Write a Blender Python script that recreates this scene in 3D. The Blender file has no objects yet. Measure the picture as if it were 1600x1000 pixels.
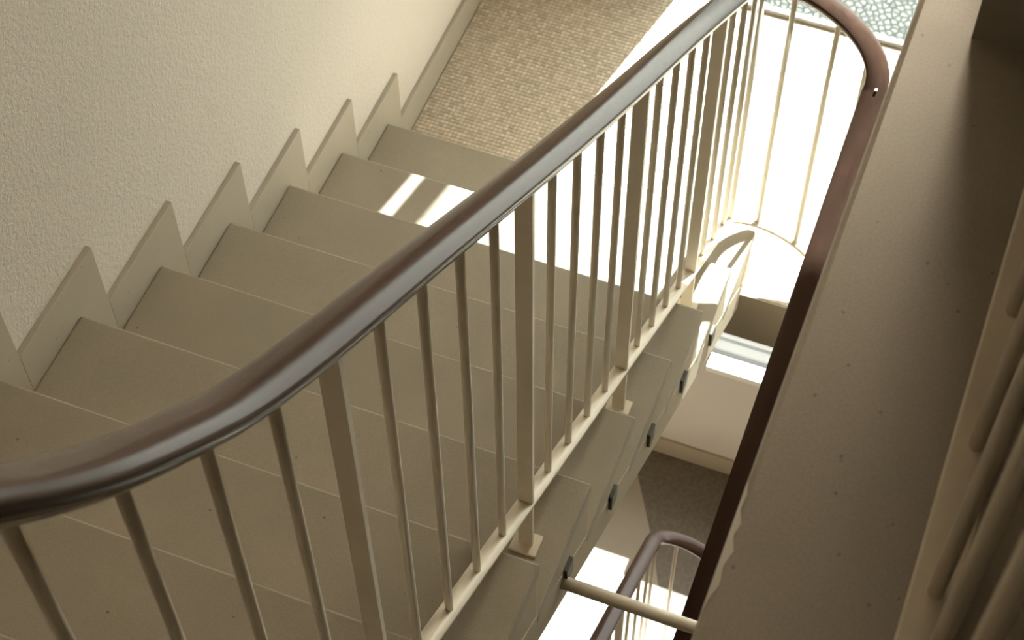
import bpy, math, random
from mathutils import Matrix, Vector
import numpy as np

random.seed(7)
rng = np.random.default_rng(7)
sc = bpy.context.scene
col = sc.collection

# ------------------------------------------------------------------ camera
R_STEP, GO, W = 0.17, 0.2557841, 0.99595        # riser, going, flight width
YAW, PITCH, ROLL, F_PX = 0.3813, 0.9678, -0.0155, 2802.99
CAM = Vector((1.4359, -2.7358, 3.7212))

cy, sy, cp, sp = math.cos(YAW), math.sin(YAW), math.cos(PITCH), math.sin(PITCH)
fwd = Vector((-sy * cp, cy * cp, -sp))
right0 = Vector((cy, sy, 0))
up0 = right0.cross(fwd)
c_, s_ = math.cos(ROLL), math.sin(ROLL)
right = c_ * right0 + s_ * up0
up = -s_ * right0 + c_ * up0
cam_d = bpy.data.cameras.new('camera')
cam = bpy.data.objects.new('camera', cam_d)
col.objects.link(cam)
cam.matrix_world = Matrix((
    (right.x, up.x, -fwd.x, CAM.x),
    (right.y, up.y, -fwd.y, CAM.y),
    (right.z, up.z, -fwd.z, CAM.z),
    (0, 0, 0, 1)))
cam_d.sensor_width = 36.0
cam_d.lens = 36.0 * F_PX / 1600.0
cam_d.clip_start = 0.02
cam_d.dof.use_dof = True
cam_d.dof.focus_distance = 2.6
cam_d.dof.aperture_fstop = 16.0
sc.camera = cam

# ------------------------------------------------------------------ light
SUN_DX, SUN_M = 0.205, 1.5                       # per metre of -y: shift in -x, drop in z
world = bpy.data.worlds.new('world')
sc.world = world
world.use_nodes = True
bg = world.node_tree.nodes['Background']
bg.inputs['Color'].default_value = (1.0, 0.955, 0.89, 1)
bg.inputs['Strength'].default_value = 6.5

sun_d = bpy.data.lights.new('sun', 'SUN')
sun_d.energy = 30.0
sun_d.angle = math.radians(0.6)
sun_d.color = (1.0, 0.985, 0.97)
sun = bpy.data.objects.new('sun', sun_d)
col.objects.link(sun)
sun.rotation_euler = Vector((-SUN_DX, -1.0, -SUN_M)).to_track_quat('-Z', 'Y').to_euler()
sun.location = (3, 6, 8)

sc.view_settings.view_transform = 'Standard'
sc.view_settings.look = 'None'
sc.view_settings.gamma = 1.0
sc.view_settings.use_curve_mapping = False
sc.view_settings.exposure = 0.10
sc.cycles.use_denoising = True
sc.cycles.max_bounces = 14
sc.cycles.diffuse_bounces = 10
sc.cycles.transparent_max_bounces = 12
sc.cycles.caustics_reflective = False
sc.cycles.caustics_refractive = False
sc.cycles.sample_clamp_indirect = 12.0


# ------------------------------------------------------------------ materials
def new_mat(name):
    m = bpy.data.materials.new(name)
    m.use_nodes = True
    nt = m.node_tree
    return m, nt, nt.nodes['Principled BSDF'], nt.nodes, nt.links


def obj_coord(nt):
    return nt.nodes.new('ShaderNodeTexCoord').outputs['Object']


def geo_pos(nt):
    return nt.nodes.new('ShaderNodeNewGeometry').outputs['Position']


def noise(nt, vec, scale, detail=3, rough=0.55):
    n = nt.nodes.new('ShaderNodeTexNoise')
    n.inputs['Scale'].default_value = scale
    n.inputs['Detail'].default_value = detail
    n.inputs['Roughness'].default_value = rough
    nt.links.new(vec, n.inputs['Vector'])
    return n


def ramp(nt, fac, stops):
    r = nt.nodes.new('ShaderNodeValToRGB')
    el = r.color_ramp.elements
    while len(el) < len(stops):
        el.new(0.5)
    for e, (p, c) in zip(el, stops):
        e.position = p
        e.color = (*c, 1)
    nt.links.new(fac, r.inputs['Fac'])
    return r.outputs['Color']


def mixc(nt, fac, a, b, mode='MIX'):
    m = nt.nodes.new('ShaderNodeMix')
    m.data_type = 'RGBA'
    m.blend_type = mode
    for s, v in ((m.inputs[0], fac), (m.inputs[6], a), (m.inputs[7], b)):
        if isinstance(v, (int, float)):
            s.default_value = v
        elif isinstance(v, tuple):
            s.default_value = (*v, 1)
        else:
            nt.links.new(v, s)
    return m.outputs[2]


def bump(nt, h, strength, dist):
    b = nt.nodes.new('ShaderNodeBump')
    b.inputs['Strength'].default_value = strength
    b.inputs['Distance'].default_value = dist
    nt.links.new(h, b.inputs['Height'])
    return b.outputs['Normal']


def mat_plaster(name, colr, rough_scale, strength, dist=0.002):
    m, nt, p, N, L = new_mat(name)
    v = geo_pos(nt)
    n1 = noise(nt, v, rough_scale, 4, 0.6)
    n2 = noise(nt, v, 1.7, 2)
    c = mixc(nt, n2.outputs['Fac'], tuple(x * 0.93 for x in colr), tuple(min(1, x * 1.05) for x in colr))
    L.new(c, p.inputs['Base Color'])
    p.inputs['Roughness'].default_value = 0.85
    L.new(bump(nt, n1.outputs['Fac'], strength, dist), p.inputs['Normal'])
    return m


def mat_terrazzo(name, base, dark, light, rough=0.45, spot=0.55, ior=1.45, cut=0.86, vs=34):
    m, nt, p, N, L = new_mat(name)
    v = geo_pos(nt)
    n1 = noise(nt, v, 420, 3, 0.7)
    c = ramp(nt, n1.outputs['Fac'], [(0.32, dark), (0.5, base), (0.68, light)])
    n2 = noise(nt, v, 5, 3)
    c = mixc(nt, 0.35, c, ramp(nt, n2.outputs['Fac'], [(0.3, dark), (0.7, light)]))
    vo = N.new('ShaderNodeTexVoronoi')
    vo.inputs['Scale'].default_value = vs
    L.new(v, vo.inputs['Vector'])
    sp_ = ramp(nt, vo.outputs['Distance'], [(0.0, (1, 1, 1)), (0.075, (1, 1, 1)), (0.10, (0, 0, 0))])
    rnd = N.new('ShaderNodeMath')
    rnd.operation = 'GREATER_THAN'
    rnd.inputs[1].default_value = cut
    sepc = N.new('ShaderNodeSeparateColor')
    L.new(vo.outputs['Color'], sepc.inputs[0])
    L.new(sepc.outputs[0], rnd.inputs[0])
    ml = N.new('ShaderNodeMath')
    ml.operation = 'MULTIPLY'
    L.new(rnd.outputs[0], ml.inputs[0])
    bw = N.new('ShaderNodeRGBToBW')
    L.new(sp_, bw.inputs[0])
    L.new(bw.outputs[0], ml.inputs[1])
    ml2 = N.new('ShaderNodeMath')
    ml2.operation = 'MULTIPLY'
    ml2.inputs[1].default_value = spot
    L.new(ml.outputs[0], ml2.inputs[0])
    c = mixc(nt, ml2.outputs[0], c, (0.06, 0.055, 0.045))
    L.new(c, p.inputs['Base Color'])
    p.inputs['Roughness'].default_value = rough
    p.inputs['IOR'].default_value = ior
    L.new(bump(nt, n1.outputs['Fac'], 0.12, 0.001), p.inputs['Normal'])
    return m


def mat_paint(name, colr, rough=0.4, metallic=0.0):
    m, nt, p, N, L = new_mat(name)
    n = noise(nt, geo_pos(nt), 30, 3)
    L.new(mixc(nt, n.outputs['Fac'], tuple(x * 0.92 for x in colr), tuple(min(1, x * 1.06) for x in colr)), p.inputs['Base Color'])
    p.inputs['Roughness'].default_value = rough
    p.inputs['Metallic'].default_value = metallic
    return m


def mat_handrail():
    m, nt, p, N, L = new_mat('brown_vinyl')
    v = geo_pos(nt)
    n1 = noise(nt, v, 6, 3)
    n2 = noise(nt, v, 240, 4, 0.7)
    L.new(mixc(nt, n1.outputs['Fac'], (0.056, 0.033, 0.024), (0.076, 0.042, 0.031)), p.inputs['Base Color'])
    rr = ramp(nt, n2.outputs['Fac'], [(0.35, (0.17, 0.17, 0.17)), (0.7, (0.26, 0.26, 0.26))])
    L.new(rr, p.inputs['Roughness'])
    L.new(bump(nt, n2.outputs['Fac'], 0.02, 0.0005), p.inputs['Normal'])
    p.inputs['Specular IOR Level'].default_value = 0.13
    return m


def mat_mosaic_piece(name, use_attr):
    m, nt, p, N, L = new_mat(name)
    if use_attr:
        a = N.new('ShaderNodeAttribute')
        a.attribute_name = 'tile_tone'
        f = a.outputs['Fac']
    else:
        f = N.new('ShaderNodeObjectInfo').outputs['Random']
    c = ramp(nt, f, [(0.0, (0.48, 0.40, 0.30)), (0.25, (0.57, 0.48, 0.37)), (0.55, (0.63, 0.54, 0.43)),
                     (0.8, (0.67, 0.55, 0.45)), (1.0, (0.73, 0.64, 0.53))])
    L.new(c, p.inputs['Base Color'])
    p.inputs['Roughness'].default_value = 0.5
    return m


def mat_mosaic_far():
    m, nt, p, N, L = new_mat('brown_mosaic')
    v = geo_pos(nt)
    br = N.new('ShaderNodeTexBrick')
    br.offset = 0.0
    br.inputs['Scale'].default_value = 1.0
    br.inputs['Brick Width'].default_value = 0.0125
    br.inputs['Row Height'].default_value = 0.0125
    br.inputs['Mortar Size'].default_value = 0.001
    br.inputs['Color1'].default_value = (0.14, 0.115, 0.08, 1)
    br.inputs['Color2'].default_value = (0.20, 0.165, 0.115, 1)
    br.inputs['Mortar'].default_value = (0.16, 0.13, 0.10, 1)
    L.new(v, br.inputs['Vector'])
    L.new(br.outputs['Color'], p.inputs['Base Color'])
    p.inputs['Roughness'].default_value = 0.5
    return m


def mat_glass():
    """pressed cathedral glass: pale round lenses divided by grey-green grooves"""
    m, nt, p, N, L = new_mat('patterned_glass')
    out = N['Material Output']
    N.remove(p)
    v = geo_pos(nt)
    mp = N.new('ShaderNodeMapping')
    mp.inputs['Rotation'].default_value = (0, 0.5, 0)
    L.new(v, mp.inputs['Vector'])
    vo = N.new('ShaderNodeTexVoronoi')
    vo.feature = 'DISTANCE_TO_EDGE'
    vo.inputs['Scale'].default_value = 52
    vo.inputs['Randomness'].default_value = 0.62
    L.new(mp.outputs[0], vo.inputs['Vector'])
    groove = ramp(nt, vo.outputs['Distance'], [(0.0, (0, 0, 0)), (0.06, (0.12, 0.12, 0.12)), (0.22, (1, 1, 1))])
    bw = N.new('ShaderNodeRGBToBW')
    L.new(groove, bw.inputs[0])
    tcol = mixc(nt, bw.outputs[0], (0.44, 0.50, 0.47), (0.98, 1.0, 0.985))
    tr = N.new('ShaderNodeBsdfTransparent')
    L.new(tcol, tr.inputs['Color'])
    tl = N.new('ShaderNodeBsdfTranslucent')
    tl.inputs['Color'].default_value = (0.8, 0.88, 0.84, 1)
    gl = N.new('ShaderNodeBsdfGlossy')
    gl.inputs['Roughness'].default_value = 0.15
    m1 = N.new('ShaderNodeMixShader')
    m1.inputs[0].default_value = 0.012
    L.new(tr.outputs[0], m1.inputs[1])
    L.new(tl.outputs[0], m1.inputs[2])
    m2 = N.new('ShaderNodeMixShader')
    m2.inputs[0].default_value = 0.02
    L.new(m1.outputs[0], m2.inputs[1])
    L.new(gl.outputs[0], m2.inputs[2])
    L.new(m2.outputs[0], out.inputs['Surface'])
    return m


def mat_clear():
    m, nt, p, N, L = new_mat('clear_glass')
    out = N['Material Output']
    N.remove(p)
    tr = N.new('ShaderNodeBsdfTransparent')
    tr.inputs['Color'].default_value = (0.93, 0.95, 0.94, 1)
    gl = N.new('ShaderNodeBsdfGlossy')
    gl.inputs['Roughness'].default_value = 0.03
    mx = N.new('ShaderNodeMixShader')
    mx.inputs[0].default_value = 0.05
    L.new(tr.outputs[0], mx.inputs[1])
    L.new(gl.outputs[0], mx.inputs[2])
    L.new(mx.outputs[0], out.inputs['Surface'])
    return m


def mat_frosted():
    m, nt, p, N, L = new_mat('frosted_glass')
    out = N['Material Output']
    N.remove(p)
    tl = N.new('ShaderNodeBsdfTranslucent')
    tl.inputs['Color'].default_value = (0.93, 0.87, 0.76, 1)
    L.new(tl.outputs[0], out.inputs['Surface'])
    return m


M = {
    'stucco': mat_plaster('cream_stucco', (0.67, 0.615, 0.555), 125, 0.5, 0.007),
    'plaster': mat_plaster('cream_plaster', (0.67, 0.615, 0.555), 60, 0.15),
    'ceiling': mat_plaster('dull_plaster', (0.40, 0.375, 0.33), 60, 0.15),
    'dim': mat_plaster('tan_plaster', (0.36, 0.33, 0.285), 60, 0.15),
    'skirt': mat_terrazzo('skirting_stone', (0.42, 0.375, 0.30), (0.38, 0.335, 0.265), (0.46, 0.41, 0.335), 0.6, 0.3),
    'tread': mat_terrazzo('tread_terrazzo', (0.335, 0.292, 0.230), (0.28, 0.243, 0.185), (0.39, 0.342, 0.270), 0.55),
    'slab': mat_terrazzo('slab_terrazzo', (0.38, 0.34, 0.28), (0.31, 0.275, 0.22), (0.45, 0.405, 0.335), 0.32, 0.6, 1.75, 0.72, 60),
    'concrete': mat_plaster('painted_concrete', (0.46, 0.39, 0.295), 45, 0.2),
    'steel': mat_paint('cream_enamel', (0.80, 0.72, 0.60), 0.38),
    'notch_shade': mat_paint('notch_shade_paint', (0.07, 0.065, 0.05), 0.5),
    'rail': mat_handrail(),
    'tile': mat_mosaic_piece('mosaic_tile', False),
    'tiles': mat_mosaic_piece('mosaic_field', True),
    'grout': mat_plaster('grout', (0.42, 0.36, 0.27), 300, 0.1),
    'mosaic': mat_mosaic_far(),
    'glass': mat_glass(),
    'frame': mat_paint('grey_frame', (0.30, 0.28, 0.25), 0.45),
    'white': mat_paint('white_paint', (0.8, 0.78, 0.72), 0.4),
    'slate': mat_paint('slate', (0.040, 0.041, 0.039), 0.8),
    'lead': mat_paint('lead_grey', (0.018, 0.017, 0.014), 0.8),
    'glass_clear': mat_clear(),
    'frosted': mat_frosted(),
    'ground': mat_plaster('asphalt', (0.030, 0.036, 0.033), 20, 0.1),
}


# ------------------------------------------------------------------ helpers
class MB:
    def __init__(self):
        self.v, self.f, self.sm = [], [], False

    def box(self, x0, x1, y0, y1, z0, z1):
        b = len(self.v)
        self.v += [(x0, y0, z0), (x1, y0, z0), (x1, y1, z0), (x0, y1, z0),
                   (x0, y0, z1), (x1, y0, z1), (x1, y1, z1), (x0, y1, z1)]
        self.f += [tuple(b + i for i in q) for q in
                   ((3, 2, 1, 0), (4, 5, 6, 7), (0, 1, 5, 4), (1, 2, 6, 5), (2, 3, 7, 6), (3, 0, 4, 7))]
        return self

    def prism_x(self, poly, x0, x1):
        """poly: (y, z) counter-clockwise seen from +x, extruded in x"""
        b, n = len(self.v), len(poly)
        self.v += [(x0, y, z) for y, z in poly] + [(x1, y, z) for y, z in poly]
        self.f.append(tuple(b + i for i in reversed(range(n))))
        self.f.append(tuple(b + n + i for i in range(n)))
        for i in range(n):
            j = (i + 1) % n
            self.f.append((b + i, b + j, b + n + j, b + n + i))
        return self

    def prism_z(self, poly, z0, z1):
        b, n = len(self.v), len(poly)
        self.v += [(x, y, z0) for x, y in poly] + [(x, y, z1) for x, y in poly]
        self.f.append(tuple(b + i for i in reversed(range(n))))
        self.f.append(tuple(b + n + i for i in range(n)))
        for i in range(n):
            j = (i + 1) % n
            self.f.append((b + i, b + j, b + n + j, b + n + i))
        return self

    def sweep(self, path, prof, closed_ends=True):
        """prof: list of (u, v), u sideways, v up from the path"""
        b, n = len(self.v), len(prof)
        P = [Vector(p) for p in path]
        for i, p in enumerate(P):
            t = (P[min(i + 1, len(P) - 1)] - P[max(i - 1, 0)]).normalized()
            u = t.cross(Vector((0, 0, 1))).normalized()
            v = u.cross(t)
            for a, c in prof:
                q = p + u * a + v * c
                self.v.append(tuple(q))
        for i in range(len(P) - 1):
            for k in range(n):
                l = (k + 1) % n
                self.f.append((b + i * n + k, b + i * n + l, b + (i + 1) * n + l, b + (i + 1) * n + k))
        if closed_ends:
            self.f.append(tuple(b + k for k in reversed(range(n))))
            self.f.append(tuple(b + (len(P) - 1) * n + k for k in range(n)))
        self.sm = True
        return self

    def tube(self, path, rad, n=12):
        return self.sweep(path, [(rad * math.cos(2 * math.pi * k / n), rad * math.sin(2 * math.pi * k / n)) for k in range(n)])

    def mesh(self, name, mat):
        me = bpy.data.meshes.new(name)
        me.from_pydata(self.v, [], self.f)
        me.materials.append(mat)
        me.validate()
        me.update()
        if self.sm:
            for p in me.polygons:
                p.use_smooth = len(p.vertices) == 4
        return me


def put(name, me, parent=None, bevel=0.0, seg=2):
    o = bpy.data.objects.new(name, me)
    col.objects.link(o)
    if bevel:
        b = o.modifiers.new('bevel', 'BEVEL')
        b.width = bevel
        b.segments = seg
        b.limit_method = 'ANGLE'
    if parent is not None:
        o.parent = parent
        root_mat = Matrix.Translation(parent.location)
        o.matrix_parent_inverse = root_mat.inverted()
    return o


def build(name, mb, mat, parent=None, bevel=0.0):
    return put(name, mb.mesh(name, mat), parent, bevel)


def tag(o, label, cat=None, group=None, kind=None):
    o['label'] = label
    if cat:
        o['category'] = cat
    if group:
        o['group'] = group
    if kind:
        o['kind'] = kind
    return o


def empty(name, loc):
    o = bpy.data.objects.new(name, None)
    o.location = loc
    o.empty_display_size = 0.1
    col.objects.link(o)
    return o


def struct(name, mb, mat, label, bevel=0.0, parent=None):
    return tag(build(name, mb, mat, parent, bevel), label, kind='structure')


H = -2.55            # landing one storey down
XF, XR = 2.3, 2.3    # right side of the stair hall
YW = 0.89            # inside face of the window wall
ZC = 5.8             # ceiling
YB = -5.2            # back wall

# ------------------------------------------------------------------ shell
struct('wall_left', MB().box(-0.25, -0.012, YB, YW + 0.25, H - 0.2, ZC), M['stucco'],
       'rough cream stucco wall running down beside the stairs')
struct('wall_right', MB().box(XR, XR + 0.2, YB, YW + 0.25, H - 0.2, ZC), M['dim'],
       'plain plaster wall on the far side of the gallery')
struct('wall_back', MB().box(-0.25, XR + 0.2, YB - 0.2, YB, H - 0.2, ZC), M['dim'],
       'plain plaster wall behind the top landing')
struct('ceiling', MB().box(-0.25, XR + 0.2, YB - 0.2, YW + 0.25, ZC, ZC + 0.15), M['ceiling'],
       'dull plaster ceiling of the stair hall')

JX = 0.513           # left jamb of the big windows
WT, WTOP = 0.22, 2.90
RX = 2.2             # right jamb
SILL = -1.765
LJ = 0.47            # left jamb of the lower window
wf = MB()
y0, y1 = YW, YW + WT
wf.box(-0.012, LJ, y0, y1, H - 0.2, -0.19)
wf.box(LJ, RX, y0, y1, H - 0.2, SILL - 0.04)
wf.box(RX, XR, y0, y1, H - 0.2, ZC)
wf.box(-0.012, 0.36, y0, y1, -0.19, ZC)
wf.box(0.36, RX, y0, y1, WTOP, 3.5)
wf.box(0.36, 0.85, y0, y1, 3.5, 5.65)
wf.box(1.9, RX, y0, y1, 3.5, 5.65)
wf.box(0.36, RX, y0, y1, 5.65, ZC)
wf.box(0.36, RX, y0, y1, -0.19, 0.0)
struct('wall_window', wf, M['plaster'], 'cream window wall behind the landings')

w1 = empty('window_1', (JX, YW, 0.0))
tag(w1, 'tall patterned glass window rising from the sunlit landing', kind='structure')
build('window_frame', MB().box(JX, RX, YW + 0.0, YW + 0.026, 0.0, 0.014), M['frame'], w1, 0.002)
build('window_frame', MB().box(JX, RX, YW + 0.0, YW + 0.05, WTOP - 0.03, WTOP), M['frame'], w1, 0.002)
build('window_frame', MB().box(JX, JX + 0.012, YW, YW + 0.05, 0.022, WTOP - 0.03), M['frame'], w1, 0.002)
build('window_frame', MB().box(RX - 0.03, RX, YW, YW + 0.05, 0.022, WTOP - 0.03), M['frame'], w1, 0.002)
# boarded side panels with a narrow tapering gap between them
build('side_panel', MB().box(0.36, 0.430, y0, y0 + 0.012, 0.0, WTOP), M['frame'], w1)
sp_ = MB()
poly = [(0.430, 0.0), (JX, 0.0), (JX, WTOP), (0.453, WTOP), (0.453, 1.95), (0.4325, 1.88), (0.4325, 1.55), (0.430, 1.5)]
sp_.v = [(x, y0, z) for x, z in poly] + [(x, y0 + 0.012, z) for x, z in poly]
n = len(poly)
sp_.f = [tuple(range(n)), tuple(reversed(range(n, 2 * n)))] + [(i, n + i, n + (i + 1) % n, (i + 1) % n) for i in range(n)]
build('side_panel', sp_, M['frame'], w1)
build('sun_block_plate', MB().box(JX, JX + 0.055, YW - 0.012, YW + 0.012, 1.42, 1.895), M['frame'], w1, 0.002)  # added out of view to keep sun off part of the lowest tread
build('outer_sill', MB().box(JX, RX, YW + 0.027, YW + 0.30, -0.03, 0.012), M['slate'], w1)
build('pane', MB().box(JX + 0.012, RX - 0.03, YW + 0.02, YW + 0.024, 0.014, WTOP - 0.03), M['glass'], w1)

w2 = empty('window_2', (LJ, YW, SILL))
tag(w2, 'window with bright white sill seen below the landing edge', kind='structure')
build('window_sill', MB().box(0.765, RX, YW - 0.060, YW + 0.008, SILL - 0.03, SILL), M['white'], w2, 0.003)
build('window_frame', MB().box(LJ, RX, YW + 0.010, YW + 0.035, SILL - 0.04, SILL - 0.002), M['lead'], w2, 0.003)
build('outer_sill', MB().box(LJ, RX, YW + 0.036, YW + 0.28, SILL - 0.05, SILL - 0.012), M['lead'], w2, 0.002)
build('outer_rail', MB().box(LJ, RX, YW + 0.085, YW + 0.11, SILL - 0.012, SILL + 0.0), M['lead'], w2, 0.003)
build('pane', MB().box(LJ, RX, YW + 0.020, YW + 0.024, SILL - 0.002, -0.19), M['glass_clear'], w2)

w3 = empty('window_3', (0.85, YW, 3.5))  # added light source, unseen, brightens the far end of the gallery slab
tag(w3, 'frosted upper window added out of view to light the gallery slab', kind='structure')
build('window_frame', MB().box(0.85, 1.9, YW + 0.1, YW + 0.15, 3.5, 3.53), M['frame'], w3, 0.002)
build('window_frame', MB().box(0.85, 1.9, YW + 0.1, YW + 0.15, 5.62, 5.65), M['frame'], w3, 0.002)
build('pane', MB().box(0.85, 1.9, YW + 0.12, YW + 0.124, 3.53, 5.62), M['frosted'], w3)

struct('ground_outside', MB().box(-6, 9, YW + WT + 0.02, 12, H - 0.6, H - 0.5), M['ground'],
       'dark paved ground outside the windows')

# ------------------------------------------------------------------ landing with mosaic
landing = struct('floor_landing', MB().box(0.0, XR, -0.078, YW, -0.187, -0.004), M['concrete'],
                 'landing slab covered in small brown mosaic tiles at the foot of the flight')
build('grout_bed', MB().box(0.0, XR, -0.078, YW, -0.004, -0.0012), M['grout'], landing)
PT, TS = 0.0122, 0.0110
nx, ny = int(XR / PT), int((YW - 0.006) / PT)
tm = MB()
e = TS / 2
tm.v = [(-e, -e, -0.0012), (e, -e, -0.0012), (e, e, -0.0012), (-e, e, -0.0012),
        (-e + .0005, -e + .0005, 0), (e - .0005, -e + .0005, 0), (e - .0005, e - .0005, 0), (-e + .0005, e - .0005, 0)]
tm.f = [(4, 5, 6, 7), (0, 1, 5, 4), (1, 2, 6, 5), (2, 3, 7, 6), (3, 0, 4, 7)]
tile_me = tm.mesh('mosaic_tile', M['tile'])
verts, faces, tones = [], [], []
base_v = np.array(tm.v)
cnt = 0
for j in range(-6, ny):
    for i in range(nx):
        x, y = (i + 0.5) * PT + 0.001, (j + 0.5) * PT
        dz = random.uniform(-0.0003, 0.0003)
        visible_row = 4 <= j < 13 and i < 34
        if visible_row and cnt < 300:
            o = put('mosaic_tile', tile_me, landing)
            o.location = (x, y, dz)
            cnt += 1
            continue
        b = len(verts)
        verts.extend((base_v + (x, y, dz)).tolist())
        faces.extend([tuple(b + k for k in q) for q in tm.f])
        tones.extend([random.random()] * 5)
me = bpy.data.meshes.new('mosaic_field')
me.from_pydata(verts, [], faces)
me.materials.append(M['tiles'])
at = me.attributes.new('tile_tone', 'FLOAT', 'FACE')
at.data.foreach_set('value', tones)
o = put('mosaic_field', me, landing)
o['kind'] = 'stuff'

# landing baseboard and the stepped skirting beside the treads
struct('baseboard_left', MB().box(-0.012, 0.0, 0.08, YW, 0.0, 0.105), M['skirt'],
       'low stone baseboard along the landing wall', 0.0015)
NK = 15
trim = empty('trim_1', (0, 0, R_STEP))
tag(trim, 'stepped stone skirting climbing the stucco wall beside the treads', kind='structure')
SH, SDY = 0.1053, 0.0813
sk = MB().box(-0.012, 0.0, -GO + SDY, SDY, -0.02, R_STEP + SH).mesh('skirting_stone', M['skirt'])
for k in range(NK):
    o = put('skirting_stone', sk, trim, 0.0012)
    o.location = (0, -k * GO, k * R_STEP)


# ------------------------------------------------------------------ flights
def flight(root, n, x0, x1, soff=0.28, end_k=None):
    """descends towards +y; nosing k at y=-k*GO, z=(k+1)*R_STEP (local to root)"""
    tm_ = MB().box(x0, x1, -GO - 0.012, 0.0, R_STEP - 0.034, R_STEP).mesh('tread', M['tread'])
    rm_ = MB().prism_x([(-0.014, -0.008), (-0.014, R_STEP - 0.034), (-GO - 0.014, R_STEP - 0.034)], x0, x1 - 0.002).mesh('riser', M['concrete'])
    L = root.location
    for k in range(n):
        o = put('tread', tm_, root, 0.0045)
        o.location = L + Vector((0, -k * GO, k * R_STEP))
        o = put('riser', rm_, root)
        o.location = L + Vector((0, -k * GO, k * R_STEP))
    s = R_STEP / GO
    ya, yb = -0.014, -n * GO
    f = lambda y: R_STEP - s * y - soff
    poly = [(yb, f(yb)), (ya, f(ya)), (ya, -0.002), (yb, -s * yb - 0.002)]
    o = build('waist_slab', MB().prism_x(poly, x0, x1 - 0.001), M['concrete'], root)
    o.location = L


fl1 = empty('staircase', (0, 0, 0))
tag(fl1, 'terrazzo flight of steps descending along the stucco wall to the mosaic landing', 'staircase')
flight(fl1, NK - 1, 0.0, W)
bm_ = MB().box(W - 0.006, W + 0.006, -0.016, 0.016, -0.026, 0.022).mesh('notch_shade', M['notch_shade'])  # dark blocks stand in for shaded notches in the stair side
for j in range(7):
    o = put('notch_shade', bm_, fl1, 0.002)
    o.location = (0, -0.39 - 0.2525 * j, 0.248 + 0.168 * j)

fl2 = empty('staircase', (0, -0.0, H))
tag(fl2, 'lower flight of steps glimpsed at the bottom of the stairwell', 'staircase')
flight(fl2, 7, 0.0, W - 0.085)

# flight going down on the other side of the well, under the gallery
fl3 = empty('staircase', (0, -0.09, -8 * R_STEP))
tag(fl3, 'second flight of steps going down on the far side of the well', 'staircase')
tm3 = MB().box(1.15, XR - 0.02, -GO, 0.012, -0.034, 0.0).mesh('tread', M['tread'])
rm3 = MB().box(1.16, XR - 0.02, -GO, 0.0, -0.20, -0.034).mesh('riser', M['concrete'])
for j in range(7):
    for n_, m_, bv in (('tread', tm3, 0.003), ('riser', rm3, 0)):
        o = put(n_, m_, fl3, bv)
        o.location = (0, -0.09 - j * GO, -(j + 1) * R_STEP)

struct('floor_half_landing', MB().box(0.0, XR, YB, -0.09 - 7 * GO, -8 * R_STEP - 0.18, -8 * R_STEP), M['tread'],
       'half landing hidden under the flights')
struct('floor_top', MB().box(0.0, 1.35, YB, -(NK - 1) * GO, 2.38, 2.55), M['slab'],
       'top floor slab at the head of the stairs')

# ------------------------------------------------------------------ landing one storey down
fl = [(0.0, -0.3), (1.10, -0.3), (0.712, 0.501), (0.575, 0.741), (0.50, YW), (0.0, YW)]  # pale floor area, split from the dark mosaic along a slanted edge
struct('floor_lower', MB().prism_z(fl, H - 0.15, H), M['skirt'],
       'pale floor area with a slanted edge at the bottom of the well')
fl = [(XR, -0.3), (XR, YW), (0.50, YW), (0.575, 0.741), (0.712, 0.501), (1.10, -0.3)]
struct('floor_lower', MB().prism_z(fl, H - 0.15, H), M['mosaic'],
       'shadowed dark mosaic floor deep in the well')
struct('floor_lower', MB().box(-0.01, XR, YB, -0.3, H - 0.15, H), M['skirt'],
       'stone floor under the lower flights')
struct('baseboard_far', MB().box(LJ, XR, YW - 0.012, YW, H, H + 0.105), M['concrete'],
       'brown baseboard under the lower window', 0.0015)

# ------------------------------------------------------------------ gallery on the right
GZ, GX = 2.55, 1.352
struct('floor_gallery', MB().box(GX, XR, YB, -0.9, GZ - 0.17, GZ), M['slab'],
       'worn speckled gallery slab edging the stairwell', 0.006)
gal = bpy.data.objects['floor_gallery']
wp = MB()
pts = [(1.3525, -2.060), (1.3555, -2.072), (1.3545, -2.085), (1.3585, -2.097), (1.3560, -2.108), (1.3600, -2.121), (1.3565, -2.134),
       (1.3585, -2.150), (1.3545, -2.163), (1.3525, -2.175)]
wp.prism_z(list(reversed(pts)), GZ - 0.001, GZ + 0.0006)
build('worn_patch', wp, M['white'], gal)
struct('wall_pier', MB().box(1.407, XR, -1.56, -1.2, GZ, ZC), M['dim'],
       'dark wall end standing on the gallery slab')

# ------------------------------------------------------------------ railings
RAIL = [(-.013, 0), (-.019, .001), (-.0235, .008), (-.026, .0165), (-.0255, .0195), (-.0235, .0215), (-.015, .0255), (-.005, .0275),
        (.005, .0275), (.015, .0255), (.0235, .0215), (.0255, .0195), (.026, .0165), (.0235, .008), (.019, .001), (.013, 0)]
BAR = [(-.012, -.006), (.012, -.006), (.012, 0), (-.012, 0)]
BBAR = [(-.014, -.008), (.014, -.008), (.014, 0), (-.014, 0)]
S = R_STEP / GO
XA, XB = 0.931, 1.207
XC, RA, RB, YC = 1.069, 0.138, 0.084, -0.065
Z1 = 0.027
DZ = 0.800
ZB = 0.065


def loop_pts(n=26, dz=0.0, z1=None):
    Z1 = globals()['Z1'] if z1 is None else z1
    z0 = 0.22 - S * YC
    out = []
    for i in range(n + 1):
        t = i / n
        out.append((XC - RA * math.cos(math.pi * t), YC + RB * math.sin(math.pi * t), z0 + (Z1 - z0) * t + dz))
    return out


def right_x(y):
    return XB - 0.034 * min(1.3, max(0.0, -(y - YC)))


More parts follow.
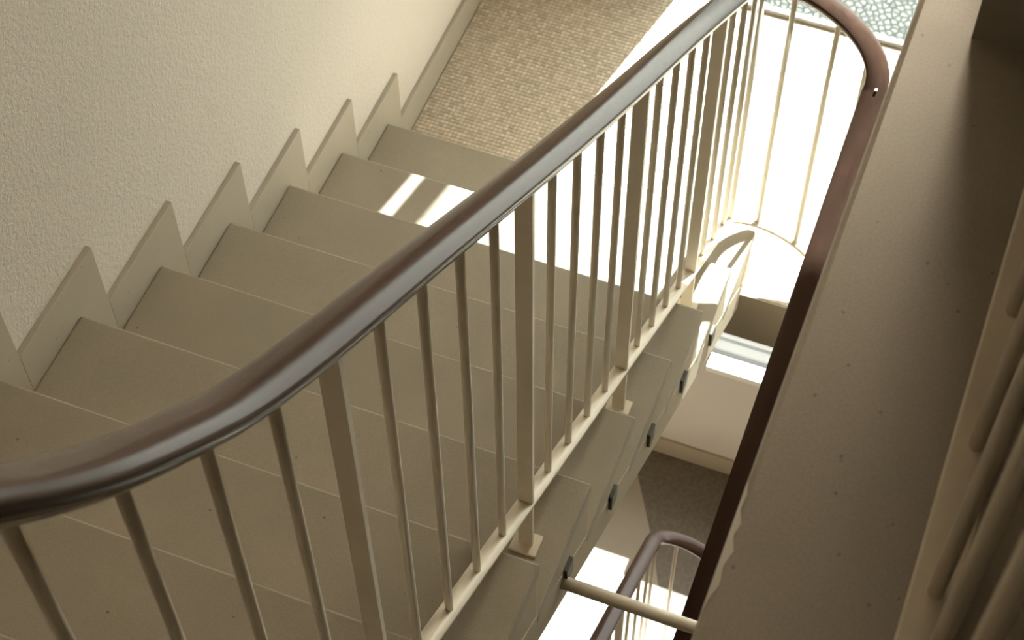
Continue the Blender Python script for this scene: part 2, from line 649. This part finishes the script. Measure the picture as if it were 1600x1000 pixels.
def right_leg(y_end, dz, n=12):
    return [(right_x(YC + (y_end - YC) * i / n), YC + (y_end - YC) * i / n, Z1 + dz + S * ((y_end - YC) * i / n)) for i in range(1, n + 1)]


RAILZ = [(-3.45, 3.68), (-3.2, 3.51), (-2.95, 3.34), (-2.75, 3.19), (-2.62, 3.07), (-2.53, 2.965), (-2.45, 2.86), (-2.373, 2.757), (-2.323, 2.688), (-2.264, 2.616),
         (-2.191, 2.539), (-2.104, 2.456), (-1.997, 2.373), (-1.869, 2.284), (-1.716, 2.179), (-1.531, 2.050),
         (-1.301, 1.891), (-1.01, 1.697), (-.676, 1.481), (-.315, 1.238), (YC, 0.22 - S * YC + DZ)]
ry = np.array([a for a, _ in RAILZ])
rz = np.array([b for _, b in RAILZ])


def rail_z(y):
    return float(np.interp(y, ry, rz))


def smooth_path(pts, step=0.02):
    """Catmull-Rom through the points"""
    P = [Vector(p) for p in pts]
    out = []
    for i in range(len(P) - 1):
        p0, p1, p2, p3 = P[max(i - 1, 0)], P[i], P[i + 1], P[min(i + 2, len(P) - 1)]
        n = max(2, int((p2 - p1).length / step))
        for k in range(n):
            t = k / n
            out.append(0.5 * ((2 * p1) + (p2 - p0) * t + (2 * p0 - 5 * p1 + 4 * p2 - p3) * t * t + (3 * p1 - p0 - 3 * p2 + p3) * t ** 3))
    out.append(P[-1])
    return [tuple(p) for p in out]


bm2 = MB()
n_ = 12
bm2.v = [(0.0062 * math.cos(2 * math.pi * k / n_), 0.0062 * math.sin(2 * math.pi * k / n_), z) for z in (0, 1) for k in range(n_)]
bm2.f = [(k, (k + 1) % n_, n_ + (k + 1) % n_, n_ + k) for k in range(n_)] + [tuple(reversed(range(n_))), tuple(range(n_, 2 * n_))]
bm2.sm = True
bal_me = bm2.mesh('baluster', M['steel'])
plate_me = MB().box(-.024, .024, -.021, .021, 0, 0.007).mesh('base_plate', M['steel'])


def baluster(root, x, y, z0, z1):
    o = put('baluster', bal_me, root)
    o.location = (x, y, z0)
    o.scale = (1, 1, z1 - z0)
    return o


def post(root, x, y, zfoot, ztop):
    o = bpy.data.objects.new('post', MB().box(-.0125, .0125, -.004, .004, 0, ztop - zfoot).mesh('post', M['steel']))
    col.objects.link(o)
    o.parent = root
    o.location = Vector((x, y, zfoot)) - root.location
    p = bpy.data.objects.new('base_plate', plate_me)
    col.objects.link(p)
    p.parent = o
    bv = p.modifiers.new('bevel', 'BEVEL')
    bv.width = 0.0012
    return o


def railing(root, dx, dzz, y_top, y_low, with_top=True):
    """the whole run: down the flight, round the loop, down the next flight"""
    L = Vector((dx, 0, dzz))
    left = [(XA, y, z) for y, z in RAILZ if y >= y_top - 1e-6]
    rp = smooth_path(left, 0.02)
    lp = loop_pts(26, DZ)
    rl = right_leg(y_low, DZ)
    path = rp[:-1] + lp + rl
    path = [tuple(Vector(p) + L) for p in path]
    build('handrail', MB().sweep(path, RAIL), M['rail'], root)
    build('top_bar', MB().sweep(path, BAR), M['steel'], root)
    yb = [y_top + (YC - y_top) * i / 20 for i in range(20)]
    bp = [(XA, y, 0.22 - S * y) for y in yb] + loop_pts(26, 0, ZB) + right_leg(y_low, ZB - Z1)
    bp = [tuple(Vector(p) + L) for p in bp]
    build('bottom_bar', MB().sweep(bp, BBAR), M['steel'], root)
    # posts and balusters on the upper run
    yp = -0.405
    k = 1
    while yp > y_top + 0.02:
        zf = (k + 1) * R_STEP
        post(root, XA + dx, yp, zf + dzz, rail_z(yp) - 0.004 + dzz)
        for i in range(1, 5):
            y = yp - i * 2 * GO / 5
            if y > y_top:
                baluster(root, XA + dx, y, 0.22 - S * y + dzz, rail_z(y) - 0.004 + dzz)
        yp -= 2 * GO
        k += 2
    for y in (-0.3027, -0.2004, -0.098):
        baluster(root, XA + dx, y, 0.22 - S * y + dzz, rail_z(y) - 0.004 + dzz)
    lb = loop_pts(100, 0, ZB)
    lr = loop_pts(100, DZ)
    for t in (8, 32, 56, 78, 97):
        x, y, z = lb[t]
        baluster(root, x + dx, y, z + dzz, lr[t][2] + dzz - 0.003)
    y = YC - 0.09
    while y > y_low + 0.02:
        z = Z1 + S * (y - YC)
        baluster(root, right_x(y) + dx, y, z + ZB - Z1 + dzz, z + DZ + dzz - 0.003)
        y -= 2 * GO / 5


ra = empty('stair_railing', (XA, -1.428, 6 * R_STEP))
tag(ra, 'long brown handrail on cream balusters sweeping down the stairs and round the landing', 'railing')
railing(ra, 0, 0, -3.45, -1.85)
scw = MB()
scw.box(-.003, .003, -.004, .004, -.001, .002)
o = build('screw', scw, M['white'], ra, 0.001)
o.location = (right_x(YC - .01) + 0.004, YC - 0.012, Z1 + DZ + 0.0275)

rb = empty('stair_railing', (XA - 0.085, -0.9, H + 4 * R_STEP))
tag(rb, 'smaller looped handrail with thin balusters at the bottom of the well', 'railing')
railing(rb, -0.085, H, -1.531, -0.9)

# gallery railing, close on the right
rg = empty('stair_railing', (1.49, -2.06, GZ))
tag(rg, 'blurred cream balusters on a flat bar standing on the gallery slab', 'railing')
GBX = 1.499
build('bottom_bar', MB().box(GBX - 0.014, GBX + 0.02, -4.4, -1.56, GZ + 0.02, GZ + 0.028), M['steel'], rg, 0.002)
y = -1.605
while y > -4.3:
    baluster(rg, GBX + 0.004, y, GZ + 0.026, GZ + 0.92)
    y -= 0.1275
for y in (-1.58, -2.9, -4.2):
    post(rg, GBX + 0.01, y, GZ, GZ + 0.92)
gp = [(GBX + 0.01, -4.4 + 2.84 * i / 8, GZ + 0.92) for i in range(9)]
build('handrail', MB().sweep(gp, RAIL), M['rail'], rg)
build('top_bar', MB().sweep(gp, BAR), M['steel'], rg)

# tie tube across the well
tb = MB().tube([(W - 0.015, -1.419, 0.905), (1.35, -1.419, 0.905)], 0.012, 16)
tag(build('tie_tube', tb, M['steel']), 'cream tie tube crossing the open well between the flights', 'tube')
